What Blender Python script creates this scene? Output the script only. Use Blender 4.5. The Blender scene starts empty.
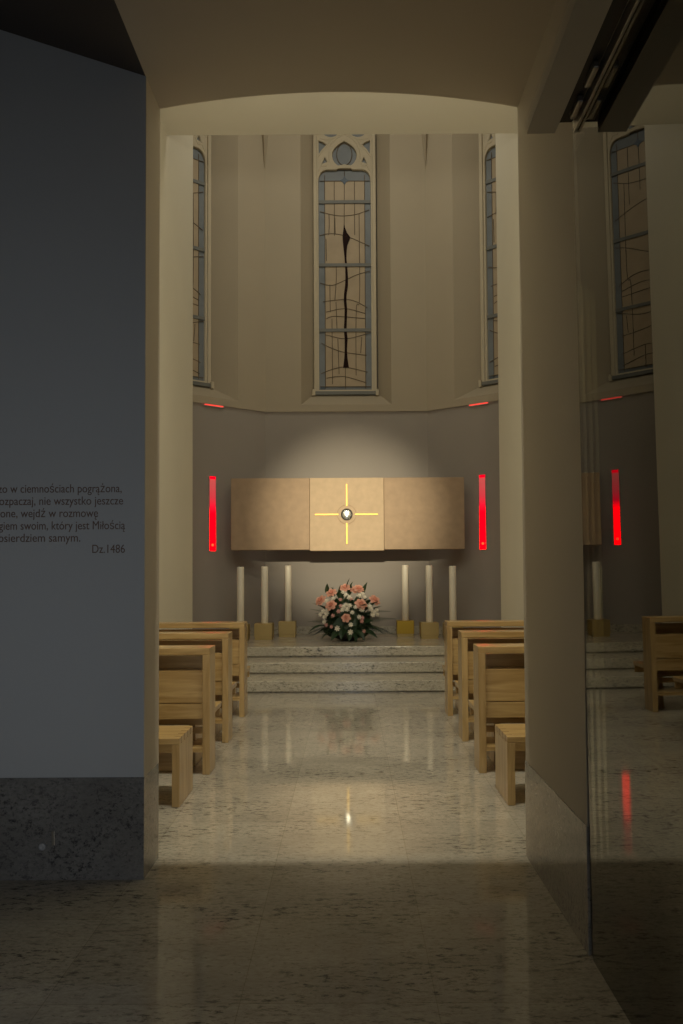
import bpy, bmesh, math, random
from mathutils import Vector, Matrix
random.seed(7)
D = bpy.data
COL = bpy.context.scene.collection
PI = math.pi

# ------------------------------------------------------------------ helpers
def link(o, parent=None):
    COL.objects.link(o)
    if parent is not None:
        o.parent = parent
    return o

def props(o, label=None, cat=None, group=None, kind=None):
    if label: o['label'] = label
    if cat: o['category'] = cat
    if group: o['group'] = group
    if kind: o['kind'] = kind
    return o

def thing(name, label, cat, loc=(0, 0, 0), rotz=0, group=None):
    o = link(D.objects.new(name, None))
    o.empty_display_size = .1
    o.location = loc
    o.rotation_euler = (0, 0, rotz)
    return props(o, label, cat, group)

def copy_tree(o, parent=None):
    c = o.copy()
    COL.objects.link(c)
    if parent is not None:
        c.parent = parent
    for ch in list(o.children):
        copy_tree(ch, c)
    return c

class MB:
    """collects shapes into one mesh"""
    def __init__(self):
        self.bm = bmesh.new()

    def box(self, x0, x1, y0, y1, z0, z1, bev=0.0, seg=2):
        b = bmesh.new()
        x0, x1 = min(x0, x1), max(x0, x1); y0, y1 = min(y0, y1), max(y0, y1); z0, z1 = min(z0, z1), max(z0, z1)
        m = Matrix.Translation(((x0 + x1) / 2, (y0 + y1) / 2, (z0 + z1) / 2)) @ Matrix.Diagonal((x1 - x0, y1 - y0, z1 - z0, 1))
        bmesh.ops.create_cube(b, size=1, matrix=m)
        if bev > 0:
            bmesh.ops.bevel(b, geom=b.edges[:], offset=bev, segments=seg, affect='EDGES', profile=.5)
        self._merge(b)
        return self

    def _merge(self, b):
        me = D.meshes.new('tmp'); b.to_mesh(me); b.free()
        self.bm.from_mesh(me); D.meshes.remove(me)

    def poly(self, pts):
        vs = [self.bm.verts.new(p) for p in pts]
        return self.bm.faces.new(vs)

    def prism(self, pts2, z0, z1, axis='Z'):
        """extrude a 2D outline; axis Z: (x,y)->z ; axis Y: (x,z)->y"""
        def v(p, t):
            return (p[0], p[1], t) if axis == 'Z' else (p[0], t, p[1])
        b = bmesh.new()
        a = [b.verts.new(v(p, z0)) for p in pts2]
        c = [b.verts.new(v(p, z1)) for p in pts2]
        b.faces.new(a); b.faces.new(c[::-1])
        n = len(pts2)
        for i in range(n):
            b.faces.new((a[i], c[i], c[(i + 1) % n], a[(i + 1) % n]))
        bmesh.ops.recalc_face_normals(b, faces=b.faces[:])
        self._merge(b)
        return self

    def lathe(self, prof, seg=32, center=(0, 0, 0), axis='Z'):
        b = bmesh.new()
        rings = []
        for r, h in prof:
            ring = []
            for k in range(seg):
                a = 2 * PI * k / seg
                p = (r * math.cos(a), r * math.sin(a), h) if axis == 'Z' else (r * math.cos(a), h, r * math.sin(a))
                ring.append(b.verts.new((p[0] + center[0], p[1] + center[1], p[2] + center[2])))
            rings.append(ring)
        for i in range(len(rings) - 1):
            for k in range(seg):
                b.faces.new((rings[i][k], rings[i][(k + 1) % seg], rings[i + 1][(k + 1) % seg], rings[i + 1][k]))
        b.faces.new(rings[0][::-1]); b.faces.new(rings[-1])
        bmesh.ops.recalc_face_normals(b, faces=b.faces[:])
        self._merge(b)
        return self

    def tube(self, pts, r, seg=6, r1=None):
        b = bmesh.new()
        n = len(pts); rings = []
        pts = [Vector(p) for p in pts]
        for i, p in enumerate(pts):
            t = (pts[min(i + 1, n - 1)] - pts[max(i - 1, 0)]).normalized()
            ref = Vector((0, 0, 1)) if abs(t.z) < .9 else Vector((1, 0, 0))
            a = t.cross(ref).normalized(); c = t.cross(a)
            rr = r if r1 is None else r + (r1 - r) * i / max(1, n - 1)
            rings.append([b.verts.new(p + (a * math.cos(2 * PI * k / seg) + c * math.sin(2 * PI * k / seg)) * rr) for k in range(seg)])
        for i in range(n - 1):
            for k in range(seg):
                b.faces.new((rings[i][k], rings[i][(k + 1) % seg], rings[i + 1][(k + 1) % seg], rings[i + 1][k]))
        b.faces.new(rings[0]); b.faces.new(rings[-1])
        bmesh.ops.recalc_face_normals(b, faces=b.faces[:])
        self._merge(b)
        return self

    def mesh(self, name, mat, smooth=False):
        me = D.meshes.new(name)
        bmesh.ops.recalc_face_normals(self.bm, faces=self.bm.faces[:])
        self.bm.to_mesh(me); self.bm.free()
        for m in (mat if isinstance(mat, (list, tuple)) else [mat]):
            me.materials.append(m)
        if smooth:
            for p in me.polygons: p.use_smooth = True
        return me

    def build(self, name, mat, parent=None, smooth=False, loc=None):
        o = link(D.objects.new(name, self.mesh(name, mat, smooth)), parent)
        if loc: o.location = loc
        return o

def plate(name, outlines, depth, mat, parent=None, bevel=0.0, ybase=0.0):
    """flat plate with holes in the XZ plane (first outline outer), thickness along +Y from ybase"""
    cu = D.curves.new(name + '_c', 'CURVE')
    cu.dimensions = '2D'; cu.fill_mode = 'BOTH'; cu.extrude = depth / 2; cu.bevel_depth = bevel; cu.bevel_resolution = 1
    for pts in outlines:
        s = cu.splines.new('POLY'); s.points.add(len(pts) - 1)
        for q, (a, b) in zip(s.points, pts): q.co = (a, b, 0, 1)
        s.use_cyclic_u = True
    t = link(D.objects.new(name + '_t', cu))
    dg = bpy.context.evaluated_depsgraph_get(); dg.update()
    me = D.meshes.new_from_object(t.evaluated_get(dg))
    D.objects.remove(t); D.curves.remove(cu)
    me.name = name
    # curve XY -> XZ, local z -> -Y
    me.transform(Matrix.Translation((0, ybase + depth / 2, 0)) @ Matrix(((1, 0, 0, 0), (0, 0, -1, 0), (0, 1, 0, 0), (0, 0, 0, 1))))
    me.materials.clear(); me.materials.append(mat)
    return link(D.objects.new(name, me), parent)

# ------------------------------------------------------------------ materials
def new_mat(name):
    m = D.materials.new(name); m.use_nodes = True
    nt = m.node_tree
    return m, nt, nt.nodes['Principled BSDF']

def N(nt, t, **kw):
    n = nt.nodes.new(t)
    for k, v in kw.items(): setattr(n, k, v)
    return n

def plain(name, col, rough=.6, metal=0.0, noise=0.0, scale=6, spec=.5, coat=0.0, bump=0.0):
    m, nt, p = new_mat(name)
    p.inputs['Roughness'].default_value = rough
    p.inputs['Metallic'].default_value = metal
    p.inputs['Specular IOR Level'].default_value = spec
    p.inputs['Coat Weight'].default_value = coat
    tc = N(nt, 'ShaderNodeTexCoord'); nz = N(nt, 'ShaderNodeTexNoise')
    nz.inputs['Scale'].default_value = scale; nz.inputs['Detail'].default_value = 5
    nt.links.new(tc.outputs['Object'], nz.inputs['Vector'])
    mx = N(nt, 'ShaderNodeMix', data_type='RGBA')
    k = noise
    mx.inputs['A'].default_value = (*[max(0, c * (1 - k)) for c in col], 1)
    mx.inputs['B'].default_value = (*[min(1, c * (1 + k)) for c in col], 1)
    nt.links.new(nz.outputs['Fac'], mx.inputs['Factor'])
    nt.links.new(mx.outputs['Result'], p.inputs['Base Color'])
    if bump:
        b = N(nt, 'ShaderNodeBump'); b.inputs['Strength'].default_value = bump; b.inputs['Distance'].default_value = .004
        n2 = N(nt, 'ShaderNodeTexNoise'); n2.inputs['Scale'].default_value = scale * 30
        nt.links.new(tc.outputs['Object'], n2.inputs['Vector'])
        nt.links.new(n2.outputs['Fac'], b.inputs['Height']); nt.links.new(b.outputs['Normal'], p.inputs['Normal'])
    return m

def granite(name, light, dark, rough=.1, joints=False, amount=1.0, stretch=(1.2, 2.6, 2.6)):
    m, nt, p = new_mat(name)
    L = nt.links.new
    tc = N(nt, 'ShaderNodeTexCoord')
    def noise(scale, det, mp=None, rgh=.55):
        n = N(nt, 'ShaderNodeTexNoise'); n.inputs['Scale'].default_value = scale; n.inputs['Detail'].default_value = det
        n.inputs['Roughness'].default_value = rgh
        if mp:
            mm = N(nt, 'ShaderNodeMapping'); mm.inputs['Scale'].default_value = mp
            L(tc.outputs['Object'], mm.inputs['Vector']); L(mm.outputs['Vector'], n.inputs['Vector'])
        else:
            L(tc.outputs['Object'], n.inputs['Vector'])
        return n
    def ramp(src, a, b, c0=(0, 0, 0, 1), c1=(1, 1, 1, 1)):
        r = N(nt, 'ShaderNodeValToRGB')
        r.color_ramp.elements[0].position = a; r.color_ramp.elements[1].position = b
        r.color_ramp.elements[0].color = c0; r.color_ramp.elements[1].color = c1
        L(src, r.inputs['Fac']); return r
    def mix(f, a, b):
        x = N(nt, 'ShaderNodeMix', data_type='RGBA')
        for s, v in (('Factor', f), ('A', a), ('B', b)):
            if isinstance(v, (tuple, float)): x.inputs[s].default_value = v
            else: L(v, x.inputs[s])
        return x.outputs['Result']
    def mul(a, b):
        x = N(nt, 'ShaderNodeMath', operation='MULTIPLY')
        for i, v in enumerate((a, b)):
            if isinstance(v, float): x.inputs[i].default_value = v
            else: L(v, x.inputs[i])
        return x.outputs[0]
    cloud = ramp(noise(1.5, 7, stretch, .65).outputs['Fac'], .3, .7)
    base = mix(cloud.outputs['Color'], tuple(c * .80 for c in light) + (1.,), tuple(min(1, c * 1.12) for c in light) + (1.,))
    grain = ramp(noise(32, 6, (1, 1.9, 1.9), .75).outputs['Fac'], .42, .62)
    base = mix(mul(grain.outputs['Color'], .55), base, tuple(c * .58 for c in light) + (1.,))
    # dark biotite streaks gathered in clusters
    mask = ramp(noise(1.6, 4, tuple(s * .62 for s in stretch)).outputs['Fac'], .36, .60)
    fl = ramp(noise(11.0, 8, (stretch[0], stretch[1] * 1.2, stretch[2] * 1.2), .78).outputs['Fac'], .52, .605)
    base = mix(mul(mul(mask.outputs['Color'], fl.outputs['Color']), min(1., .95 * amount)), base, tuple(dark) + (1.,))
    fl2 = ramp(noise(30.0, 5, tuple(s * .75 for s in stretch), .7).outputs['Fac'], .57, .65)
    base = mix(mul(fl2.outputs['Color'], .55 * amount), base, tuple(dark) + (1.,))
    if joints:
        mp = N(nt, 'ShaderNodeMapping'); mp.inputs['Location'].default_value = (-.345, -.09 + .68 * 0, 0)
        L(tc.outputs['Object'], mp.inputs['Vector'])
        br = N(nt, 'ShaderNodeTexBrick'); br.offset = 0; br.squash = 1
        br.inputs['Scale'].default_value = 1; br.inputs['Brick Width'].default_value = .69; br.inputs['Row Height'].default_value = .69
        br.inputs['Mortar Size'].default_value = .0016; br.inputs['Mortar Smooth'].default_value = .1
        br.inputs['Color1'].default_value = (1, 1, 1, 1); br.inputs['Color2'].default_value = (.86, .86, .86, 1)
        br.inputs['Mortar'].default_value = (.66, .64, .60, 1)
        L(mp.outputs['Vector'], br.inputs['Vector'])
        x = N(nt, 'ShaderNodeMix', data_type='RGBA', blend_type='MULTIPLY'); x.inputs['Factor'].default_value = 1.0
        L(base, x.inputs['A']); L(br.outputs['Color'], x.inputs['B']); base = x.outputs['Result']
    L(base, p.inputs['Base Color'])
    p.inputs['Roughness'].default_value = rough
    return m

def wood(name, c0, c1, along='X', rough=.38):
    m, nt, p = new_mat(name)
    L = nt.links.new
    tc = N(nt, 'ShaderNodeTexCoord'); mp = N(nt, 'ShaderNodeMapping')
    s = {'X': (1.2, 14, 14), 'Y': (14, 1.2, 14), 'Z': (14, 14, 1.2)}[along]
    mp.inputs['Scale'].default_value = s
    oi = N(nt, 'ShaderNodeObjectInfo'); ad = N(nt, 'ShaderNodeVectorMath', operation='ADD')
    mu = N(nt, 'ShaderNodeVectorMath', operation='SCALE'); mu.inputs['Scale'].default_value = 9.0
    cb = N(nt, 'ShaderNodeCombineXYZ')
    for i in range(3): L(oi.outputs['Random'], cb.inputs[i])
    L(cb.outputs[0], mu.inputs[0]); L(tc.outputs['Object'], ad.inputs[0]); L(mu.outputs[0], ad.inputs[1])
    L(ad.outputs[0], mp.inputs['Vector'])
    n1 = N(nt, 'ShaderNodeTexNoise'); n1.inputs['Scale'].default_value = 1.6; n1.inputs['Detail'].default_value = 7; n1.inputs['Distortion'].default_value = .9
    L(mp.outputs['Vector'], n1.inputs['Vector'])
    r = N(nt, 'ShaderNodeValToRGB'); r.color_ramp.elements[0].position = .32; r.color_ramp.elements[1].position = .68
    r.color_ramp.elements[0].color = (*c0, 1); r.color_ramp.elements[1].color = (*c1, 1)
    L(n1.outputs['Fac'], r.inputs['Fac']); L(r.outputs['Color'], p.inputs['Base Color'])
    p.inputs['Roughness'].default_value = rough
    p.inputs['Coat Weight'].default_value = .7; p.inputs['Coat Roughness'].default_value = .25
    return m

def emit(name, col, strength):
    m = D.materials.new(name); m.use_nodes = True
    nt = m.node_tree; nt.nodes.clear()
    e = N(nt, 'ShaderNodeEmission'); e.inputs[0].default_value = (*col, 1); e.inputs[1].default_value = strength
    o = N(nt, 'ShaderNodeOutputMaterial'); nt.links.new(e.outputs[0], o.inputs[0])
    return m

M = {}
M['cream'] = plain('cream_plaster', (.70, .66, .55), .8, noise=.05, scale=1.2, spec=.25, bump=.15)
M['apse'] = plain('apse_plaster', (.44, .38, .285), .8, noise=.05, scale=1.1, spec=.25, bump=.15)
M['grey'] = plain('mauve_grey_plaster', (.36, .325, .29), .75, noise=.05, scale=1.4, spec=.3, bump=.12)
M['bluegrey'] = plain('blue_grey_paint', (.42, .43, .435), .7, noise=.04, scale=1.4, spec=.3, bump=.1)
M['passage'] = plain('passage_plaster', (.50, .445, .365), .7, noise=.04, scale=1.4, spec=.3, bump=.1)
M['unlitdark'] = plain('unlit_dark_tone', (.10, .085, .075), .8, noise=.05, scale=1)  # unlit darkness of the side ceiling and outer walls put into the colour
M['floor'] = granite('polished_granite_floor', (.51, .465, .38), (.042, .038, .031), .06, joints=True)
M['step'] = granite('granite_steps', (.56, .51, .41), (.06, .066, .052), .18, amount=1.0)
M['dado'] = granite('granite_dado', (.20, .192, .18), (.04, .04, .042), .12, amount=1.2, stretch=(2.6, 3.2, 3.0))
M['dadolit'] = granite('granite_dado_lit', (.34, .315, .27), (.05, .045, .04), .045, stretch=(2.6, 2.6, 2.8))  # same dado stone; warm light and floor reflection put into a lighter colour
M['woodx'] = wood('light_ash_wood', (.36, .22, .075), (.56, .385, .165), 'X')
M['woodz'] = wood('light_ash_wood_upright', (.36, .225, .08), (.54, .37, .16), 'Z')
M['woody'] = wood('light_ash_wood_cross', (.50, .33, .13), (.64, .455, .21), 'Y')
M['woodend'] = wood('ash_end_grain', (.20, .12, .045), (.30, .19, .08), 'Y')
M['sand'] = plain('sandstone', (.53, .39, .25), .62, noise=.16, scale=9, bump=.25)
M['sanddim'] = plain('sandstone_dimmed', (.41, .285, .18), .62, noise=.20, scale=8, bump=.3)  # spotlight falloff towards the slab ends partly put into this darker colour
M['shade'] = plain('reredos_support', (.16, .13, .09), .8, noise=.05)
M['gold'] = plain('gold_inlay', (.85, .56, .13), .5, .75, noise=.04)
M['brass'] = plain('satin_brass', (.44, .325, .13), .42, .35, noise=.08, scale=5)
M['brassyellow'] = plain('yellow_brass', (.46, .30, .025), .38, .35, noise=.06, scale=5)  # deeper yellow than the brass of the other blocks
M['wax'] = plain('white_wax', (.88, .81, .67), .45, noise=.02)
M['wick'] = plain('wick_black', (.03, .025, .02), .9)
M['stone'] = plain('window_stone', (.54, .475, .355), .8, noise=.06, scale=4, spec=.25)
M['pane'] = plain('beige_leaded_glass', (.43, .345, .24), .45, noise=.14, scale=5, spec=.2)
M['blue'] = plain('blue_grey_glass', (.20, .22, .24), .45, noise=.2, scale=5, spec=.2)
M['bluedark'] = plain('deep_blue_glass', (.11, .14, .18), .45, noise=.1, spec=.2)
M['lead'] = plain('lead_came', (.15, .12, .085), .7, noise=.1, spec=.15)
M['bar'] = plain('saddle_bar', (.17, .175, .165), .6, noise=.06)
M['maroon'] = plain('dark_red_glass', (.016, .006, .005), .6, noise=.1, spec=.08)
M['metal'] = plain('dark_steel', (.05, .045, .04), .4, .8)
M['alu'] = plain('brushed_aluminium', (.36, .33, .28), .4, .8)
M['track'] = plain('track_paint', (.60, .54, .43), .6, noise=.03)
M['letter'] = plain('brown_lettering', (.13, .075, .05), .5)
M['white'] = plain('white_plastic', (.34, .34, .34), .35)
M['crystal'] = plain('crystal', (.62, .62, .58), .16, .9, noise=.04, spec=1.0)
M['leaf'] = plain('dark_leaf', (.020, .045, .016), .45, noise=.35, scale=12)
M['leaf2'] = plain('fern_leaf', (.028, .05, .022), .5, noise=.3, scale=12)
M['rose'] = plain('salmon_petal', (.74, .38, .28), .6, noise=.12, scale=20)
M['pinkf'] = plain('pink_petal', (.74, .38, .34), .6, noise=.12, scale=20)
M['whitef'] = plain('white_petal', (.86, .80, .68), .55, noise=.06, scale=20)
M['pot'] = plain('dark_bowl', (.05, .045, .035), .4)

def glass_door_mat():
    m = D.materials.new('door_glass'); m.use_nodes = True
    nt = m.node_tree; nt.nodes.clear(); L = nt.links.new
    fr = N(nt, 'ShaderNodeFresnel'); fr.inputs['IOR'].default_value = 2.4
    gl = N(nt, 'ShaderNodeBsdfGlossy'); gl.inputs['Roughness'].default_value = 0.0; gl.inputs['Color'].default_value = (.92, .92, .88, 1)
    tr = N(nt, 'ShaderNodeBsdfTransparent'); tr.inputs['Color'].default_value = (.50, .51, .46, 1)
    mx = N(nt, 'ShaderNodeMixShader'); o = N(nt, 'ShaderNodeOutputMaterial')
    L(fr.outputs[0], mx.inputs[0]); L(tr.outputs[0], mx.inputs[1]); L(gl.outputs[0], mx.inputs[2]); L(mx.outputs[0], o.inputs[0])
    return m
M['doorglass'] = glass_door_mat()

def red_mat():
    m = D.materials.new('red_light_glass'); m.use_nodes = True
    nt = m.node_tree; nt.nodes.clear(); L = nt.links.new
    tc = N(nt, 'ShaderNodeTexCoord'); sp = N(nt, 'ShaderNodeSeparateXYZ'); L(tc.outputs['Object'], sp.inputs[0])
    mr = N(nt, 'ShaderNodeMapRange'); mr.inputs['From Min'].default_value = 0; mr.inputs['From Max'].default_value = 1.26
    L(sp.outputs['Z'], mr.inputs['Value'])
    r = N(nt, 'ShaderNodeValToRGB'); e = r.color_ramp.elements
    e[0].position = 0; e[0].color = (3.2, .0, .006, 1)
    e[1].position = 1; e[1].color = (.9, .0, .01, 1)
    for p_, c_ in ((.50, (2.3, .0, .008, 1)), (.60, (.62, .006, .022, 1)), (.72, (.42, .028, .035, 1)), (.90, (.36, .05, .045, 1)), (.955, (.40, .05, .045, 1)), (.965, (.85, .0, .012, 1))):
        q = e.new(p_); q.color = c_
    L(mr.outputs[0], r.inputs[0])
    em = N(nt, 'ShaderNodeEmission'); em.inputs[1].default_value = 1.0
    L(r.outputs[0], em.inputs[0])
    o = N(nt, 'ShaderNodeOutputMaterial'); L(em.outputs[0], o.inputs[0])
    return m
M['red'] = red_mat()
M['redslot'] = emit('red_slot_light', (1.0, .07, .05), .75)
M['redled'] = emit('red_led', (1.0, .07, .02), 1.6)

def struct(name, mb, mat, parent=None, smooth=False):
    o = mb.build(name, mat, parent, smooth)
    if parent is None: props(o, kind='structure')
    return o

# ------------------------------------------------------------------ dimensions (metres; X across, Y depth along the aisle, Z up)
HW = .98            # half width of the passage
YF, YE = 4.00, 4.30  # front and back of the wall the passage pierces
ZC = 4.045          # passage ceiling
NW = 2.15           # half width of the chapel nave
YP = 11.17          # where the nave walls end and the apse opens
ZS, YS = 6.84, 9.55  # nave ceiling and where it ends
ZT = 11.6
YB = 14.10          # back wall of the apse
CX = 1.440          # corner of back wall and slanting wall
SL = .77            # slant of the side facets
AX = 3.58           # half width of the apse
ZP = .45            # platform
ZL = 4.375          # ledge between grey cladding and upper wall
YSIDE = YB - SL * (AX - CX)

# ------------------------------------------------------------------ floor, steps
struct('floor', MB().box(-5.2, 3.2, -3, YP + .5, -.08, 0), M['floor'])
st = props(link(D.objects.new('trim_altar_steps', None)), kind='structure')
for i, (y, z0, z1) in enumerate(((10.20, 0, .15), (10.93, .15, .30), (11.65, .30, .45))):
    MB().box(-NW if y < YP else -3.7, NW if y < YP else 3.7, y - .03, 14.6 if i == 2 else YP + .7, z0 + .018, z1, .006).build('step_slab', M['step'], st)
    MB().box(-NW if y < YP else -3.7, NW if y < YP else 3.7, y, 14.6 if i == 2 else YP + .65, z0, z0 + .018).build('riser', M['step'], st)

# ------------------------------------------------------------------ passage walls
Z0D = .50
def arch(x):
    return .09 * max(0., 1 - (x / HW) ** 2)
# left front wall: frontal face + reveal, with granite dado
struct('wall_left', MB().box(-5.2, -HW, YF, YE, Z0D, 6.9), M['bluegrey'])
struct('wall_left_reveal', MB().box(-HW, -HW + .004, YF, YE, Z0D, ZC), M['passage'])
struct('baseboard_left', MB().box(-5.2, -HW + .004, YF - .004, YE, 0, Z0D), M['dado'])
# right wall of the passage
struct('wall_right', MB().box(HW, 2.6, 3.19, YE, Z0D, 6.9), M['passage'])
struct('baseboard_right', MB().box(HW - .004, 2.6, 3.19, YE, 0, Z0D), M['dadolit'])
# wall over the passage opening, arched underside (grows gently out of the ceiling)
mb = MB(); nx = 24; ys = (-3, 2.2, 2.9, 3.3, 3.6, 3.85, 4.05, 4.2, YE - .02, YE)
def cz(x, y):
    s = min(1, max(0, (y - 2.2) / (YE - .05 - 2.2))); s = s * s * (3 - 2 * s)
    return ZC + arch(x) * s + (.006 if y == YE else 0)
grid = [[mb.bm.verts.new((-HW + 2 * HW * i / nx, y, cz(-HW + 2 * HW * i / nx, y))) for i in range(nx + 1)] for y in ys]
for j in range(len(ys) - 1):
    for i in range(nx):
        mb.bm.faces.new((grid[j][i], grid[j][i + 1], grid[j + 1][i + 1], grid[j + 1][i]))
top = [[mb.bm.verts.new((-HW + 2 * HW * i / nx, y, 6.9)) for i in range(nx + 1)] for y in (ys[0], ys[-1])]
for i in range(nx):
    mb.bm.faces.new((grid[-1][i], grid[-1][i + 1], top[1][i + 1], top[1][i]))
    mb.bm.faces.new((top[1][i], top[1][i + 1], top[0][i + 1], top[0][i]))
    mb.bm.faces.new((top[0][i], top[0][i + 1], grid[0][i + 1], grid[0][i]))
for i, f in ((0, 1), (nx, -1)):
    mb.bm.faces.new([grid[j][i] for j in range(len(ys))] + [top[1][i], top[0][i]])
struct('ceiling', mb, M['passage'], smooth=False)
# ceilings beside the passage
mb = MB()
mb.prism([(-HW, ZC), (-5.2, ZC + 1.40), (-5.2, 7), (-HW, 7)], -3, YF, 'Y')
struct('ceiling_left', mb, M['unlitdark'])
struct('ceiling_right', MB().box(HW, 3.2, -3, 3.19, ZC, ZC + .2), M['passage'])
struct('wall_back', MB().box(-5.2, 3.2, -3.15, -3, 0, 7), M['bluegrey'])
struct('wall_outer_left', MB().box(-5.35, -5.2, -3.15, YE, 0, 7), M['bluegrey'])
struct('wall_outer_right', MB().box(3.2, 3.35, -3.15, YE, 0, 7), M['unlitdark'])
struct('wall_behind_door', MB().box(2.6, 3.2, 3.1, YE, 0, 7), M['unlitdark'])

# ------------------------------------------------------------------ nave shell
struct('wall_nave_left', MB().box(-NW - .6, -NW, YE, YP, 0, ZT), M['cream'])
struct('wall_nave_right', MB().box(NW, NW + .6, YE, YP, 0, ZT), M['cream'])
struct('ceiling_nave', MB().box(-NW, NW, YE - .3, YS, ZS, ZS + .5), M['cream'])
struct('wall_nave_front', MB().box(-NW - .6, NW + .6, YE - .02, YE, 4.6, ZS), M['cream'])
for s, nm in ((-1, 'left'), (1, 'right')):
    struct('wall_nave_front_' + nm, MB().box(s * (HW + .004), s * (NW + .6), YE - .001, YE + .004, 0, 4.6), M['cream'])
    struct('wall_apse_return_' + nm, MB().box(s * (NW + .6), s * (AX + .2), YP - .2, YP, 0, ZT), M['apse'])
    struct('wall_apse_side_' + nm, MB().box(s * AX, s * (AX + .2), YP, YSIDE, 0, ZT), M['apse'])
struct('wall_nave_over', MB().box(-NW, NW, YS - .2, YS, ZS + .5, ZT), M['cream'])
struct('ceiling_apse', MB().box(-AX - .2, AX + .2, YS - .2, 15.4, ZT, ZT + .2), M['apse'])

# apse facets: local frame u along the wall, w = depth behind the wall face; the lower part is grey cladding
def facet(name, origin, ang, u0, u1, hole, win_half, recess=.35, over=.03):
    o = props(link(D.objects.new(name, None)), kind='structure')
    o.location = origin; o.rotation_euler = (0, 0, ang)
    h0, h1 = hole
    zs0, zs1, zt = 4.50, 4.775, 10.9
    mb = MB()
    y = -over
    P = mb.poly
    P([(u0, y, ZL), (u1, y, ZL), (u1, y, zs0), (u0, y, zs0)])
    P([(u0, y, zs0), (h0, y, zs0), (h0, y, zt), (u0, y, zt)])
    P([(h1, y, zs0), (u1, y, zs0), (u1, y, zt), (h1, y, zt)])
    P([(u0, y, zt), (u1, y, zt), (u1, y, ZT), (u0, y, ZT)])
    c = (h0 + h1) / 2; a, b = c - win_half, c + win_half
    w = recess
    P([(h0, y, zs0), (h1, y, zs0), (b, w, zs1), (a, w, zs1)])
    P([(h0, y, zs0), (a, w, zs1), (a, w, zt), (h0, y, zt)])
    P([(h1, y, zs0), (h1, y, zt), (b, w, zt), (b, w, zs1)])
    P([(h0, y, zt), (a, w, zt), (b, w, zt), (h1, y, zt)])
    P([(u0, y, ZL), (u0, .02, ZL), (u1, .02, ZL), (u1, y, ZL)])
    # outer back
    P([(a, w + .12, zs1), (b, w + .12, zs1), (b, w + .12, zt), (a, w + .12, zt)])
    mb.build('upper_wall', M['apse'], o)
    MB().box(u0, u1, .0, .15, ZP - .1, ZL).build('cladding', M['grey'], o)
    MB().box(u0, u1, -.012, .0, ZP, ZP + .135).build('skirting', M['step'], o)
    return o
SA = math.atan(SL); FL = (AX - CX) / math.cos(SA)
facet('wall_apse_back', (0, YB, 0), 0, -CX, CX, (-.80, .80), .575)
fl = facet('wall_apse_left', (-CX, YB, 0), SA, -FL, 0, (-2.435, -.565), .575)   # rotated so that -u runs toward the nave
frr = facet('wall_apse_right', (CX, YB, 0), -SA, 0, FL, (.565, 2.435), .575)
# tapering vault ribs in the corners
for s, nm in ((-1, 'left'), (1, 'right')):
    mb = MB(); b = mb.bm
    zlo, zhi = 8.72, ZT
    tip = b.verts.new((s * (CX - .005), YB - .06, zlo))
    for z in (9.6, zhi):
        pass
    r1 = [b.verts.new((s * CX + dx, YB + dy, 9.6)) for dx, dy in ((-.10, .0), (0, -.20), (.10, .0))]
    r2 = [b.verts.new((s * CX + dx * 1.6, YB + dy * 2.0, zhi)) for dx, dy in ((-.10, .0), (0, -.20), (.10, .0))]
    for i in range(2):
        b.faces.new((tip, r1[i], r1[i + 1])); b.faces.new((r1[i], r2[i], r2[i + 1], r1[i + 1]))
    struct('trim_vault_rib_' + nm, mb, M['apse'])

# ------------------------------------------------------------------ windows
WC = 344.9; KU = .0181; KV = .01853
def uv(px, py): return ((px - WC) * KU, 4.757 + (395 - py) * KV)
def arc(cx, cy, r, a0, a1, n): return [(cx + r * math.cos(math.radians(a0 + (a1 - a0) * i / n)), cy + r * math.sin(math.radians(a0 + (a1 - a0) * i / n))) for i in range(n + 1)]
def mirror(pts): return [(-a, b) for a, b in pts][::-1]
def pointed(hw, z0, zs, za, n=14):
    """pointed-arch outline"""
    R = ((za - zs) ** 2 + hw ** 2) / (2 * hw)
    cx = hw - R
    a1 = math.degrees(math.asin((za - zs) / R))
    right = arc(cx, zs, R, 0, a1, n)
    return [(-hw, z0), (hw, z0)] + right + [(-a, b) for a, b in right[::-1][1:]]
OH = .487
lancet_r = [(OH, 8.70), (.472, 8.78), (.44, 8.845), (.395, 8.885), (.34, 8.905), (.15, 8.905), (.12, 8.93)]
lancet = [(-OH, 4.83), (OH, 4.83)] + lancet_r + [(-a, b) for a, b in lancet_r[::-1]]
ocr = [(.0, 9.44), (.06, 9.405), (.12, 9.365), (.18, 9.31), (.222, 9.24), (.235, 9.17), (.222, 9.09), (.185, 9.02), (.12, 8.965), (.05, 8.975), (0, 8.99)]
oculus = ocr + [(-a, b) for a, b in ocr[::-1][1:-1]]
tri1 = [uv(318.3, 141.2), uv(323.5, 143.4), uv(327.6, 146.3), uv(322.9, 151), uv(318.5, 157.4)]
tri2 = [uv(325.2, 157.5), uv(328.3, 164.1), uv(320.6, 166.6)]
c1 = arc(-.25, 9.685, .19, 0, 345, 23)
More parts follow.
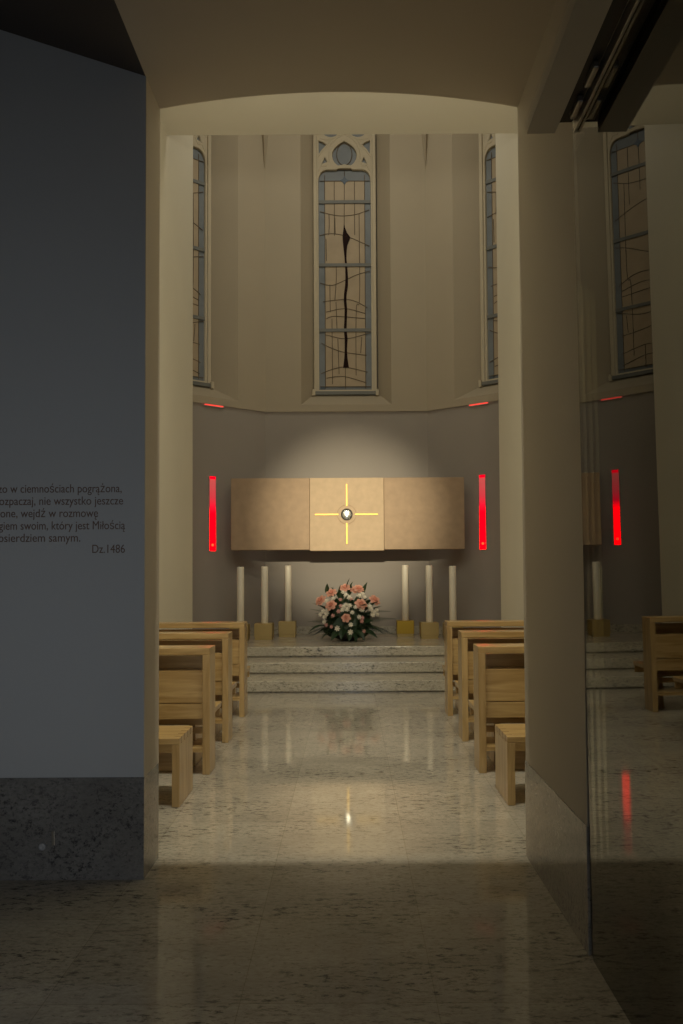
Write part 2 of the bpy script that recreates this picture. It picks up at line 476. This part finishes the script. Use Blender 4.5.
def make_window(name, full=True):
    w = props(link(D.objects.new(name, None)), kind='structure')
    outer = pointed(.56, 4.757, 9.45, 10.75)
    plate('stone_tracery', [outer, lancet, oculus, tri1, mirror(tri1), tri2, mirror(tri2), c1, mirror(c1), arc(0, 10.10, .2, 0, 345, 23)], .10, M['stone'], w, bevel=.010, ybase=.015)
    plate('stone_moulding', [outer, pointed(.515, 4.80, 9.45, 10.69)], .05, M['stone'], w, bevel=.008, ybase=-.03)
    gz = .062
    # blue field behind everything, beige panes proud of it
    o = plate('border_glass', [pointed(.535, 4.80, 9.45, 10.70)], .012, M['blue'], w, ybase=gz)
    # beige field
    plate('beige_glass', [[uv(324.8, 387), uv(365.2, 387), uv(365.2, 182), uv(324.8, 182)]], .006, M['pane'], w, ybase=gz - .008)
    # lighter almond inside the oculus
    alm = [(.14 * math.sin(t) , 9.20 + .20 * math.cos(t)) for t in [2 * PI * i / 28 for i in range(28)]]
    plate('almond_glass', [alm], .006, M['blue'], w, ybase=gz - .008)
    d = MB()
    def came(pts, r=.0065):
        P3 = [(a, gz - .012, b) for a, b in pts]
        # smooth the polyline
        if len(P3) > 2:
            out = []
            for i in range(len(P3) - 1):
                p0 = Vector(P3[max(i - 1, 0)]); p1 = Vector(P3[i]); p2 = Vector(P3[i + 1]); p3 = Vector(P3[min(i + 2, len(P3) - 1)])
                for k in range(5):
                    t = k / 5
                    out.append(.5 * ((2 * p1) + (p2 - p0) * t + (2 * p0 - 5 * p1 + 4 * p2 - p3) * t * t + (3 * p1 - p0 - 3 * p2 + p3) * t ** 3))
            out.append(Vector(P3[-1])); P3 = out
        d.tube(P3, r, 5)
    LINES = [
        [(334.5, 182), (334.5, 236.6)], [(344.9, 172), (344.4, 225)], [(355, 182), (355, 236)], [(329, 215), (329.3, 226), (328.7, 236)], [(359.5, 215), (359.6, 298), (356.5, 306.4), (355.7, 329.6)],
        [(319.8, 212.5), (333, 216), (344.4, 217), (357, 215.5), (369.8, 211)], [(319.5, 236.6), (331.6, 234.7), (348, 237.9), (369.6, 247.4)],
        [(324.8, 176), (324.8, 389)], [(365.2, 176), (365.2, 389)], [(319.5, 182), (370.5, 182)],
        [(319.8, 284), (331.6, 286.5), (346.5, 280.7), (357, 276), (369.9, 272.4)], [(322.5, 302.7), (343, 300.6), (354.8, 302.3), (367.3, 308.9)],
        [(325.8, 313), (344.9, 309.7), (365.6, 314.7)], [(325.8, 319.7), (335, 317.2), (364.8, 319.7)], [(325, 335.5), (345.7, 339.6), (369.8, 333.8)],
        [(320.8, 343.8), (330, 348.5), (343.2, 352.9), (366.4, 356.2)], [(320.5, 374), (333, 369.5), (344.9, 367.8), (367.3, 372.8)], [(325.8, 378.6), (343.2, 377), (366.4, 383.6)], [(319.5, 387), (370.3, 387)],
        [(336.2, 268), (336, 283), (334.6, 301.4)], [(329.6, 285.7), (329.9, 313)], [(335.7, 303), (336.6, 329.6)], [(331.6, 319.7), (331.9, 384.4)], [(337.4, 339.6), (338.5, 374.5)],
        [(355.6, 333), (355.6, 376)], [(361.5, 338), (360.3, 354)], [(326, 240), (326.4, 262)], [(335, 219), (335.3, 235)], [(344.9, 368), (344.9, 389)],
    ]
    for l in LINES:
        came([uv(*p) for p in l])
    came(alm + [alm[0]], .008); came(oculus + [oculus[0]], .009)
    came([(a * .995, b) for a, b in lancet] + [lancet[0]], .009)
    d.build('lead_cames', M['lead'], w)
    plate('blue_rosette', [[(.0, 8.71 + .085), (.03, 8.71 + .03), (.085, 8.71), (.03, 8.68), (0, 8.625), (-.03, 8.68), (-.085, 8.71), (-.03, 8.74)]], .008, M['bluedark'], w, ybase=gz - .022)
    plate('corner_pane', [[uv(320, 391), uv(324.5, 391), uv(324.5, 387), uv(320, 387)]], .006, M['bluedark'], w, ybase=gz - .008)
    for py in (203.2, 266.3, 331.2):
        a, z = uv(344.9, py)
        MB().box(-OH + .003, OH - .003, gz - .03, gz - .006, z - .030, z + .030, .004).build('saddle_bar', M['bar'], w)
    # dark flame rising on a wavy stem
    L = [(344.3, 223.9), (343.6, 231), (342.7, 237.9), (343.0, 243), (343.6, 249.3), (344.5, 258), (345.2, 268), (345.4, 279), (345.0, 287), (343.9, 295), (343.6, 302), (344.4, 310), (344.2, 320), (343.5, 329.6), (344.3, 339.6), (344.3, 350), (343.8, 359), (342.6, 368.4)]
    Rr = [(348.4, 368.4), (347.0, 359), (346.6, 350), (347.2, 339.6), (346.2, 329.6), (346.6, 320), (347.0, 310), (346.2, 302), (346.6, 295), (347.9, 287), (348.0, 279), (347.3, 268), (346.5, 260), (346.8, 252), (347.4, 246.8), (350.6, 238.9), (347.2, 234), (345.2, 229)]
    plate('dark_flame_glass', [[uv(*p) for p in L + Rr]], .010, M['maroon'], w, ybase=gz - .024)
    plate('dark_quatrefoil_base', [[(-.17, 8.905), (.17, 8.905), (.10, 8.95), (.045, 8.985), (0, 9.0), (-.045, 8.985), (-.10, 8.95)]], .02, M['lead'], w, ybase=gz - .03)
    for q in ([(319.0, 173), (322, 167.5), (326.5, 168), (329.4, 163), (328.9, 155), (331.5, 146.5), (337, 140.5), (345, 136.2)], [(318, 159), (322.5, 153.3), (328.3, 147.2), (331.8, 141)], [(320.5, 140), (326, 141.6), (331.6, 141.2), (337.5, 138.6), (341, 134)]):
        for sg in (1, -1):
            rb = MB(); rb.tube([(sg * uv(*c_)[0], .012, uv(*c_)[1]) for c_ in q], .016, 6); rb.build('tracery_rib', M['stone'], w)
    MB().box(-.555, .555, -.06, .05, 4.735, 4.80, .006).build('window_sill', M['bar'], w)
    for s in (-1, 1):
        MB().box(s * .545, s * .60, -.085, .06, 4.715, 4.83, .006).build('sill_stop', M['stone'], w)
    return w
w1 = make_window('window_1')
w1.location = (-.015, YB + .35 - .06, 0)
for i, (s, nm) in enumerate(((-1, 'window_2'), (1, 'window_3'))):
    w = copy_tree(w1); w.name = nm
    for ch in list(w.children):
        if ch.name.startswith('dark_flame'): D.objects.remove(ch)
    uc = 1.50; wdepth = .29
    dirx, diry = s * math.cos(SA), -math.sin(SA)
    nx_, ny_ = s * math.sin(SA), math.cos(SA)     # pointing out of the apse
    w.location = (s * CX + dirx * uc + nx_ * wdepth, YB + diry * uc + ny_ * wdepth, 0)
    w.rotation_euler = (0, 0, -s * SA)

# ------------------------------------------------------------------ red light shafts in the slanting walls
def on_facet(s, x):      # point of the slanting wall face at |X| = x
    return (s * x, YB - SL * (x - CX))
for s, side in ((-1, 'left'), (1, 'right')):
    x, y = on_facet(s, 2.268 if s < 0 else 2.29)
    t = thing('red_light_strip', 'vertical red glowing light strip in the grey wall, %s of the sandstone slab' % side, 'light', (x, y, 1.90), -s * SA, 'red lights in the apse wall')
    wd = .060
    MB().box(-wd, wd, -.010, .0, 0, 1.26).build('glowing_panel', M['red'], t)
    MB().lathe([(.001, 0), (.02, .004), (.022, .012), (.001, .018)], 14, (0, -.022, .10), 'Y').build('light_emitting_diode', M['redled'], t)
    f = MB()
    f.box(-wd - .006, -wd, -.016, 0, -.006, 1.266); f.box(wd, wd + .006, -.016, 0, -.006, 1.266)
    f.box(-wd, wd, -.016, 0, -.006, 0); f.box(-wd, wd, -.016, 0, 1.26, 1.266)
    f.build('frame', M['grey'], t)
    x, y = on_facet(s, 2.25)
    t = thing('ledge_light', 'thin red light slot under the wall ledge, above the %s red strip' % side, 'light', (x, y, ZL - .055), -s * SA, 'red ledge lights')
    MB().box(-.17, .17, -.034, 0, .030, .052, .003).build('glowing_slot', M['redslot'], t)
    MB().box(-.18, .18, -.036, 0, .018, .030).build('slot_rim', M['grey'], t)

# ------------------------------------------------------------------ sandstone slab with gold cross
YT = 13.10
r = thing('altar_slab', 'long beige sandstone slab with a gold cross and round crystal, hung on the grey apse wall', 'altar slab', (0, YT, 1.90))
H = 1.18
MB().box(-1.90, -.611, 0, .28, 0, H, .006).build('side_slab', M['sanddim'], r)
MB().box(.613, 1.93, 0, .28, 0, H, .006).build('side_slab', M['sanddim'], r)
MB().box(-.607, .609, -.006, .28, -.018, H, .006).build('centre_slab', M['sand'], r)
MB().box(-1.2, 1.2, .28, .99, .30, H - .30).build('support_block', M['shade'], r)
cz_ = .577
for nm, (a0, a1, b0, b1) in (('v', (-.012, .012, cz_ + .135, cz_ + .50)), ('v', (-.012, .012, cz_ - .49, cz_ - .14))):
    MB().box(a0, a1, -.020, -.010, b0, b1, .003).build('gold_bar', M['gold'], r)
for a0, a1 in ((-.52, -.135), (.135, .51)):
    MB().box(a0, a1, -.020, -.010, cz_ - .012, cz_ + .012, .003).build('gold_bar', M['gold'], r)
mb = MB()
for k in range(4):
    pts = [( .155 * math.cos(math.radians(k * 90 + 12 + 66 * i / 8)), -.013, cz_ + .155 * math.sin(math.radians(k * 90 + 12 + 66 * i / 8))) for i in range(9)]
    mb.tube(pts, .004, 5)
mb.build('engraved_circle', M['sanddim'], r)
cr = MB().lathe([(.083, -.004), (.096, -.016), (.096, -.036), (.086, -.044), (.074, -.034), (.070, -.010)], 36, (0, 0, cz_), 'Y').build('crystal_mount', M['metal'], r, smooth=True)
Rl = .40
prof = [(.074, -.020)] + [(rr, -.028 - (math.sqrt(Rl * Rl - rr * rr) - math.sqrt(Rl * Rl - .074 ** 2))) for rr in (.074, .064, .053, .042, .031, .020, .010, .002)]
MB().lathe(prof, 40, (0, 0, cz_), 'Y').build('crystal', M['crystal'], r, smooth=True)

# ------------------------------------------------------------------ candles and their blocks
cands = [(-1.71, 12.62, 1.622, 0), (-1.35, 12.86, 1.63, 0), (-1.01, 13.40, 1.65, 0), (.97, 13.40, 1.65, 1), (1.327, 12.90, 1.632, 0), (1.68, 12.66, 1.62, 0)]
def ordn(i): return ('outermost', 'middle', 'innermost')[i]
for i, (x, y, zt, br) in enumerate(cands):
    side = 'left' if i < 3 else 'right'
    k = ordn(i if i < 3 else 5 - i)
    bs = .288
    bm = M['brassyellow'] if br else M['brass']
    desc = ('deep yellow brass block' if br else 'pale brass block')
    t = thing('candle_block', '%s under the %s candle %s of the flowers' % (desc, k, side), 'candle block', (x, y, ZP), random.uniform(-.02, .02), 'brass candle blocks')
    MB().box(-bs / 2, bs / 2, 0, bs, .045, .262, .006).build('block', bm, t)
    MB().box(-bs / 2 + .008, bs / 2 - .008, .006, bs - .006, 0, .045, .003).build('plinth', M['brass'], t)
    h = zt - ZP - .262
    c = thing('altar_candle', 'tall white unlit candle, %s of the three %s of the flowers' % (k, side), 'candle', (x + .01, y + .15, ZP + .262), 0, 'altar candles')
    MB().lathe([(.055, 0), (.0575, .004), (.0575, h - .02), (.055, h - .006), (.046, h), (.02, h - .008), (.005, h - .010)], 28).build('wax', M['wax'], c, smooth=True)
    MB().tube([(0, 0, h - .012), (.002, 0, h + .006), (.006, .0, h + .018)], .003, 6).build('wick', M['wick'], c)

# ------------------------------------------------------------------ flower arrangement
FA = thing('flower_arrangement', 'low arrangement of salmon roses, white blossoms and dark leaves on the altar platform', 'flowers', (.0, 12.75, ZP))
MB().lathe([(.10, 0), (.16, .02), (.20, .09), (.21, .13), (.20, .135), (.17, .12), (.02, .11)], 28).build('bowl', M['pot'], FA, smooth=True)
def rnd(a, b): return random.uniform(a, b)
def leaf_mesh(name, L, W, mat, fern=False):
    b = MB()
    if not fern:
        n = 8
        for sgn in (-1, 1):
            pv = None
            for i in range(n + 1):
                t = i / n
                w = W * math.sin(PI * t ** .75) * sgn
                x = L * t; z = -.25 * L * t * t
                v = (b.bm.verts.new((x, 0, z)), b.bm.verts.new((x, w, z + abs(w) * .35)))
                if pv and i > 0:
                    b.bm.faces.new((pv[0], v[0], v[1], pv[1]))
                pv = v
    else:
        b.tube([(L * t / 6, 0, -.25 * L * (t / 6) ** 2) for t in range(7)], .004, 5, .0015)
        for i in range(2, 15):
            t = i / 15
            for s in (-1, 1):
                x = L * t; z = -.25 * L * t * t; l = W * (1.1 - t)
                b.poly([(x, 0, z), (x + l * .25, s * l * .4, z + .008), (x + l * .7, s * l, z - .01), (x + l * .45, s * l * .3, z - .004)])
    bmesh.ops.remove_doubles(b.bm, verts=b.bm.verts[:], dist=1e-5)
    me = b.mesh(name, mat)
    return me
leafm = [leaf_mesh('leaf', .26, .055, M['leaf']), leaf_mesh('leaf', .20, .045, M['leaf']), leaf_mesh('leaf', .15, .04, M['leaf2'])]
fernm = [leaf_mesh('fern_frond', .42, .06, M['leaf2'], True), leaf_mesh('fern_frond', .34, .05, M['leaf'], True)]
def rose_mesh():
    b = MB()
    R = .072
    for ring, (n, rad, tilt, hh) in enumerate(((3, .016, 78, .055), (4, .030, 62, .058), (5, .046, 42, .055), (6, .058, 20, .045))):
        for k in range(n):
            a = 2 * PI * k / n + ring * .7
            ca, sa = math.cos(a), math.sin(a)
            rows = []
            for i in range(5):
                t = i / 4
                w = .042 * (.45 + .8 * math.sin(PI * min(1, t * .75 + .12))) * (1 + .18 * ring)
                out = rad * .35 + (hh * math.cos(math.radians(tilt))) * t + .012 * t * t * ring
                up = hh * math.sin(math.radians(tilt)) * t - .006 * ring * t ** 3
                row = []
                for j in range(5):
                    q = (j / 4 - .5) * 2
                    r_ = out - .010 * q * q
                    row.append(b.bm.verts.new((ca * r_ - sa * q * w * .5, sa * r_ + ca * q * w * .5, up - .004 * q * q)))
                rows.append(row)
            for i in range(4):
                for j in range(4):
                    b.bm.faces.new((rows[i][j], rows[i][j + 1], rows[i + 1][j + 1], rows[i + 1][j]))
    b.lathe([(.004, -.03), (.018, -.018), (.024, 0), (.020, .02), (.008, .034)], 12)
    return b.mesh('rose', M['rose'], True)
def daisy_mesh(name, mat, n, R):
    b = MB()
    for lay in range(2):
        for k in range(n):
            a = 2 * PI * k / n + lay * PI / n
            ca, sa = math.cos(a), math.sin(a)
            rr = R * (1 - .3 * lay); z = .012 * lay
            pts = [(.1, 0), (.55, .20), (.92, .16), (1, 0), (.92, -.16), (.55, -.20)]
            b.poly([(ca * p * rr - sa * q * rr, sa * p * rr + ca * q * rr, z + .30 * rr * p * p * (1 + lay)) for p, q in pts])
    b.lathe([(.001, -.012), (R * .22, 0), (R * .2, R * .18), (.001, R * .26)], 10)
    return b.mesh(name, mat)
rose_me = rose_mesh(); white_me = daisy_mesh('white_blossom', M['whitef'], 7, .042); pink_me = daisy_mesh('pink_blossom', M['pinkf'], 6, .036)
CENTER = Vector((0, 0, .16))
def put(name, me, pos, out=None, sc=1.0, spin=None):
    o = link(D.objects.new(name, me), FA)
    out = (Vector(pos) - CENTER) if out is None else Vector(out)
    q = out.to_track_quat('Z', 'Y')
    o.rotation_mode = 'QUATERNION'
    from mathutils import Quaternion
    o.rotation_quaternion = q @ Quaternion((0, 0, 1), rnd(0, 6.28) if spin is None else spin)
    o.location = pos; o.scale = (sc, sc, sc)
    return o
SC = .01594   # metres per mm of a measured grid over the bouquet
def fl(px, py, y): return ((px - 348.0) * .0161, y, 1.05 - ZP + (602.5 - py) * .0161 + .0)
roses = [(332.5, 593, -.05), (346, 588, .0), (359.5, 589.2, .02), (322, 600.3, -.05), (332.3, 604.8, -.20), (361.5, 603.8, -.20), (375.3, 600.5, -.03), (347, 617, -.28), (356, 590.5, .08)]
for a, b_, y in roses:
    p = fl(a, b_, y); put('rose', rose_me, p, (Vector(p) - CENTER).normalized() + Vector((0, -.75, .15)), (.80 if b_ > 612 else rnd(.98, 1.15)))
pinks = [(341.5, 600, -.16), (352, 599.5, -.15), (340, 611, -.26), (334.5, 615, -.26), (362.5, 617, -.26), (333, 625.5, -.28), (364, 630, -.26), (328, 624, -.2), (342, 606, -.2), (362, 620.5, -.26)]
for a, b_, y in pinks:
    p = fl(a, b_, y); put('pink_blossom', pink_me, p, (Vector(p) - CENTER).normalized() + Vector((0, -.8, .1)), rnd(.9, 1.15))
whites = [(347, 596, -.1), (344.5, 593, -.06), (350, 598, -.14), (363, 594.5, -.08), (365, 597.5, -.12), (360, 596.5, -.12), (345, 606.5, -.24), (348, 609, -.26), (350.5, 605.5, -.24), (343.5, 609.5, -.26), (347.2, 604.5, -.22), (325, 611, -.18), (328, 613.5, -.2), (322.5, 614, -.17), (326.5, 616.5, -.2), (329.5, 609.5, -.2), (328, 601, -.12), (371, 609.5, -.18), (374, 612, -.17), (376.5, 610, -.15), (372.5, 614.5, -.2), (377, 614.5, -.15), (369.5, 606.5, -.18), (359.5, 616.5, -.26), (362, 609.5, -.24), (338.6, 627, -.3), (351.3, 623.5, -.3), (351, 630.5, -.3), (352.8, 612, -.27), (356, 607, -.25), (335, 598.5, -.15), (326, 621, -.2)]
for a, b_, y in whites:
    p = fl(a, b_, y); put('white_blossom', white_me, p, (Vector(p) - CENTER).normalized() + Vector((0, -.85, .1)), rnd(.85, 1.2))
def leaf_at(name, me, pos, direction, roll=0, sc=1.0):
    o = link(D.objects.new(name, me), FA)
    d = Vector(direction).normalized()
    o.rotation_mode = 'QUATERNION'
    from mathutils import Quaternion
    o.rotation_quaternion = d.to_track_quat('X', 'Z') @ Quaternion((1, 0, 0), roll)
    o.location = pos; o.scale = (sc, sc, sc)
for i in range(78):
    a = rnd(0, 2 * PI); el = rnd(-.15, 1.25)
    d = Vector((math.cos(a) * math.cos(el), math.sin(a) * math.cos(el) * .75, math.sin(el)))
    rr = rnd(.14, .34)
    pos = Vector((d.x * rr * 1.25, d.y * rr * .8, .17 + d.z * rr * 1.75))
    leaf_at('leaf', random.choice(leafm), pos, d + Vector((0, -.15, rnd(-.1, .3))), rnd(-.9, .9), rnd(.9, 1.25))
mb = MB()
mb.lathe([(.12, .02), (.24, .06), (.30, .14), (.30, .24), (.27, .36), (.22, .48), (.15, .58), (.08, .64), (.01, .66)], 22)
for v in mb.bm.verts:
    k = 1 + .16 * math.sin(v.co.x * 37) * math.cos(v.co.z * 41 + v.co.y * 29)
    v.co.x *= k * 1.12; v.co.y *= k * .62
mb.build('moss_base', M['leaf'], FA)
# upright tips and the drooping low leaves at the front
for (x, z, dx) in ((.0, .88, .0), (.03, .82, .12), (-.30, .80, -.2), (-.27, .74, .05), (.26, .81, .15), (-.12, .78, -.1)):
    leaf_at('leaf', leafm[0], (x, .02, z - .08), (dx, -.15, 1), rnd(-.3, .3) + PI / 2, .75)
for (x, dx, z) in ((-.30, -1, .20), (-.22, -.6, .16), (-.12, -.25, .17), (.02, .05, .17), (.13, .3, .17), (.25, .7, .17), (.33, 1, .22), (-.05, -.1, .2), (.08, .15, .15), (-.36, -1.2, .25)):
    leaf_at('leaf', leafm[0], (x, -.20, z), (dx, -.45, -.18), rnd(-.4, .4), 1.05)
for (x, z, dx, dz) in ((-.30, .30, -1, .10), (-.26, .22, -1, -.10), (.30, .32, 1, .12), (.26, .24, 1, -.05), (-.2, .40, -.9, .35), (.24, .42, .9, .2), (.3, .2, 1, -.12), (-.28, .17, -1, -.15)):
    leaf_at('fern_frond', random.choice(fernm), (x, -.08, z), (dx, -.25, dz), rnd(-.4, .4) + .9, rnd(1.0, 1.15))

# ------------------------------------------------------------------ pews
PL = 1.12
def pew_proto(s):
    t = link(D.objects.new('pew', None))
    X = lambda a: s * a
    def bx(name, mat, *boxes, bev=.004):
        mb = MB()
        for (a, b, c, d, e, f) in boxes: mb.box(X(a), X(b), c, d, e, f, bev)
        return mb.build(name, mat, t)
    bx('end_frame', M['woodz'], (0, .055, 0, .25, 0, .897))
    bx('end_frame', M['woodz'], (PL - .055, PL, 0, .25, 0, .897))
    bx('top_rail', M['woodx'], (0, PL, 0, .25, .897, .948))
    bx('back_panel', M['woodx'], (.055, PL - .055, .035, .057, .53, .775), (.055, PL - .055, .035, .057, .408, .524), bev=.003)
    bx('book_shelf', M['woodx'], (.055, PL - .055, .057, .225, .752, .772), bev=.003)
    bx('backrest', M['woodx'], (.055, PL - .055, .225, .248, .47, .87), bev=.003)
    bx('kneeler', M['woodx'], (.055, PL - .055, .0, .36, .165, .200))
    bx('stretcher', M['woodx'], (.055, PL - .055, .215, .24, .265, .312), bev=.003)
    bx('seat', M['woodx'], (.02, PL, .262, .67, .402, .443))
    bx('seat_end', M['woodz'], (.16, .21, .275, .64, 0, .401))
    bx('seat_end', M['woodz'], (PL - .05, PL, .275, .64, 0, .401))
    bx('seat_apron', M['woodx'], (.03, PL - .055, .252, .274, .325, .402), (.03, PL - .055, .642, .664, .325, .402), bev=.003)
    return t
def bench_proto(s):
    t = link(D.objects.new('bench', None))
    X = lambda a: s * a
    def bx(name, mat, *boxes, bev=.004):
        mb = MB()
        for (a, b, c, d, e, f) in boxes: mb.box(X(a), X(b), c, d, e, f, bev)
        return mb.build(name, mat, t)
    bx('seat', M['woodx'], (.0, PL, 0, .44, .402, .443))
    bx('end_panel', M['woodz'], (0, .05, 0, .44, 0, .4015))
    bx('end_panel', M['woodz'], (PL - .05, PL, 0, .44, 0, .4015))
    for k in range(4): bx('finger_joint', M['woodend'], (-.0015, .042, .055 + k * .10, .063 + k * .10, .402, .4440), bev=.0005)
    bx('apron', M['woodx'], (.05, PL - .05, .02, .045, .345, .402), bev=.003)
    bx('stretcher', M['woodx'], (.05, PL - .05, .395, .42, .14, .402), bev=.003)
    return t
rows = [('front', 8.47, 1.07), ('middle', 7.19, 1.045), ('rear', 6.055, 1.012)]
for s, side in ((-1, 'left'), (1, 'right')):
    p0 = pew_proto(s)
    for i, (nm, y, x) in enumerate(rows):
        o = p0 if i == 0 else copy_tree(p0)
        o.location = (s * x, y, 0); o.scale = (1, 1, (1.045, 1.028, 1.0)[i])
        desc = {'front': 'nearest the altar steps', 'middle': 'between the two other pews', 'rear': 'just ahead of the bench'}[nm]
        props(o, 'wooden pew with open top rail %s of the aisle, %s' % (side, desc), 'pew', 'pews beside the aisle')
    b = bench_proto(s)
    b.location = (s * 1.06, 5.215, 0)
    props(b, 'low backless wooden bench with finger joints nearest the doorway, %s of the aisle' % side, 'bench', 'backless benches')

# ------------------------------------------------------------------ inscription on the left wall
font_lines = [('Duszo w ciemno\u015bciach pogr\u0105\u017cona,', -17, 122, 491.4), ('nie rozpaczaj, nie wszystko jeszcze', -19, 123.5, 503.7),
              ('stracone, wejd\u017a w rozmow\u0119', -19, 98.5, 516.0), ('z Bogiem swoim, kt\u00f3ry jest Mi\u0142o\u015bci\u0105', -18, 125.5, 528.4),
              ('i Mi\u0142osierdziem samym.', -19, 81, 540.6), ('Dz.1486', 93, 125.5, 552.0)]
ins = thing('wall_inscription', 'brown Polish lettering in six lines on the blue-grey wall left of the passage', 'lettering', (-1.38, YF, 1.7))
K = YF / 800 * 1.003
def text_mesh(body):
    cu = D.curves.new('text', 'FONT'); cu.body = body; cu.size = .06; cu.extrude = .0008
    t = link(D.objects.new('text_t', cu))
    dg = bpy.context.evaluated_depsgraph_get(); dg.update()
    me = D.meshes.new_from_object(t.evaluated_get(dg)); D.objects.remove(t)
    return me
for tx, xa, xb, yb in font_lines:
    plain_tx = tx.replace('\u0105', 'a').replace('\u0119', 'e')
    me = text_mesh(plain_tx)
    bmx = bmesh.new(); bmx.from_mesh(me)
    for i_, ch in enumerate(tx):
        if ch in '\u0105\u0119':      # the hook under the letter, drawn apart
            pm = text_mesh(plain_tx[:i_ + 1]); xr = max(v.co.x for v in pm.vertices); D.meshes.remove(pm)
            if ch == '\u0119': xr -= .006
            pts = [(-.006, .002), (-.012, -.005), (-.0125, -.011), (-.008, -.0145), (-.001, -.0135), (-.001, -.0105), (-.006, -.011), (-.0085, -.009), (-.0075, -.005), (-.001, .002)]
            bmx.faces.new([bmx.verts.new((xr + a, b, .0008)) for a, b in pts])
    bmx.to_mesh(me); bmx.free()
    xs = [v.co.x for v in me.vertices]
    wd = (xb - xa) * K
    sx = wd / (max(xs) - min(xs)); x0 = min(xs)
    for v in me.vertices:
        x, y, z = v.co
        v.co = ((x - x0) * sx, -.0012 - z, y * 1.0)
    me.materials.clear(); me.materials.append(M['letter']); me.name = 'text_line'
    o = link(D.objects.new('text_line', me), ins)
    o.location = (.05 + (xa - 350) * K + 1.38, 0, 1.5 + (574.4 - yb) * K - 1.7 - .0055 * 0)

# little white socket in the granite dado
sk = thing('wall_socket', 'small round pale socket set in the dark granite base of the left wall', 'socket', (-1.475, YF - .004, .165))
MB().lathe([(.018, 0), (.018, -.010), (.012, -.014), (.006, -.010)], 20, (0, 0, 0), 'Y').build('socket_face', M['white'], sk, smooth=True)
MB().box(.045, .060, -.006, 0, .005, .075, .002).build('switch_strip', M['alu'], sk)

# ------------------------------------------------------------------ sliding glass door on the right, with its track
door = props(link(D.objects.new('door_1', None)), kind='structure')
GA = .016           # the pane stands a shade off parallel to the aisle
GY = 3.13
door.location = (.982, GY, 0); door.rotation_euler = (0, -.009, -GA)
MB().box(0, .012, -3.2, .02, .0, 3.36).build('glass_pane', M['doorglass'], door)
tr = MB()
ZH = 3.235
tr.box(-.195, -.095, -3.2, -.03, ZH, ZH + .05)
tr.box(-.095, -.085, -3.2, -.03, ZH, ZH + .05); tr.box(-.195, .30, -3.2, -.03, ZH + .05, ZH + .06)
tr.box(.016, .30, -3.2, -.03, ZH, ZH + .05)
tr.build('track_housing', M['track'], door)
MB().box(-.013, -.001, -3.2, -.035, ZH - .002, ZH + .045, .002).build('track_rail', M['alu'], door)
MB().box(-.085, -.018, -3.2, -.035, ZH + .040, ZH + .049).build('track_slot', M['metal'], door)
mb = MB()
for y in (-.10, -.30):
    mb.box(-.045, -.022, y - .12, y, ZH + .012, ZH + .04, .006)
mb.build('roller_carriage', M['alu'], door)

# ------------------------------------------------------------------ lights
def area(name, loc, target, sx, sy, power, col, spread=None):
    l = D.lights.new(name, 'AREA'); l.shape = 'RECTANGLE'; l.size = sx; l.size_y = sy; l.energy = power; l.color = col
    if spread: l.spread = spread
    o = link(D.objects.new(name, l)); o.location = loc
    o.rotation_euler = (Vector(target) - Vector(loc)).to_track_quat('-Z', 'Y').to_euler()
    return o
def spot(name, loc, target, power, col, angle, blend, rad):
    l = D.lights.new(name, 'SPOT'); l.energy = power; l.color = col; l.spot_size = math.radians(angle); l.spot_blend = blend; l.shadow_soft_size = rad
    o = link(D.objects.new(name, l)); o.location = loc
    o.rotation_euler = (Vector(target) - Vector(loc)).to_track_quat('-Z', 'Y').to_euler()
    return o
WARM = (1, .95, .77)
area('nave_strip_light', (0, 4.352, 6.5), (0, 6.9, 0), 3.4, .05, 42, WARM, math.radians(105))
area('apse_high_light', (0, 10.6, 10.6), (0, 13.4, 4.0), 3.0, .8, 42, (1, .94, .78))
area('added_nave_uplight', (0, 4.75, 4.95), (0, 8.2, 7.0), 3.8, .35, 40, (1, .95, .77))  # unseen lamp added to brighten the nave walls and ceiling
spot('cross_spotlight', (0, 1.5, 3.98), (0.05, 13.1, 2.50), 2950, (1, .88, .62), 17.5, 1.0, .03)
area('entrance_daylight', (.1, -1.6, 1.3), (-1.9, 4.0, 1.1), 1.0, 1.8, 5.2, (.90, .95, 1), math.radians(80))
w = D.worlds.new('World'); bpy.context.scene.world = w; w.use_nodes = True
w.node_tree.nodes['Background'].inputs[0].default_value = (.5, .55, .6, 1); w.node_tree.nodes['Background'].inputs[1].default_value = .01

# ------------------------------------------------------------------ camera
p, rl = .0336, .0055
right = Vector((1, 0, 0)); up = Vector((0, -math.sin(p), math.cos(p))); fw = Vector((0, math.cos(p), math.sin(p)))
Rv = math.cos(rl) * right - math.sin(rl) * up; Uv = math.cos(rl) * up + math.sin(rl) * right
cam = D.cameras.new('camera'); co = link(D.objects.new('camera', cam))
mt = Matrix.Identity(4)
for i in range(3): mt[i][0] = Rv[i]; mt[i][1] = Uv[i]; mt[i][2] = -fw[i]
mt.translation = (.05, 0, 1.5)
co.matrix_world = mt
cam.sensor_fit = 'VERTICAL'; cam.sensor_height = 36; cam.sensor_width = 24; cam.lens = 36 * 800 / 1024
cam.shift_x = -8.5 / 1024; cam.shift_y = 35.1 / 1024
cam.clip_start = .02
S = bpy.context.scene
S.camera = co
S.view_settings.view_transform = 'Standard'; S.view_settings.look = 'None'; S.view_settings.gamma = 1; S.view_settings.use_curve_mapping = False
S.view_settings.exposure = 0.7
S.cycles.max_bounces = 10; S.cycles.diffuse_bounces = 6; S.cycles.glossy_bounces = 5; S.cycles.transparent_max_bounces = 8
S.cycles.sample_clamp_indirect = 12.0
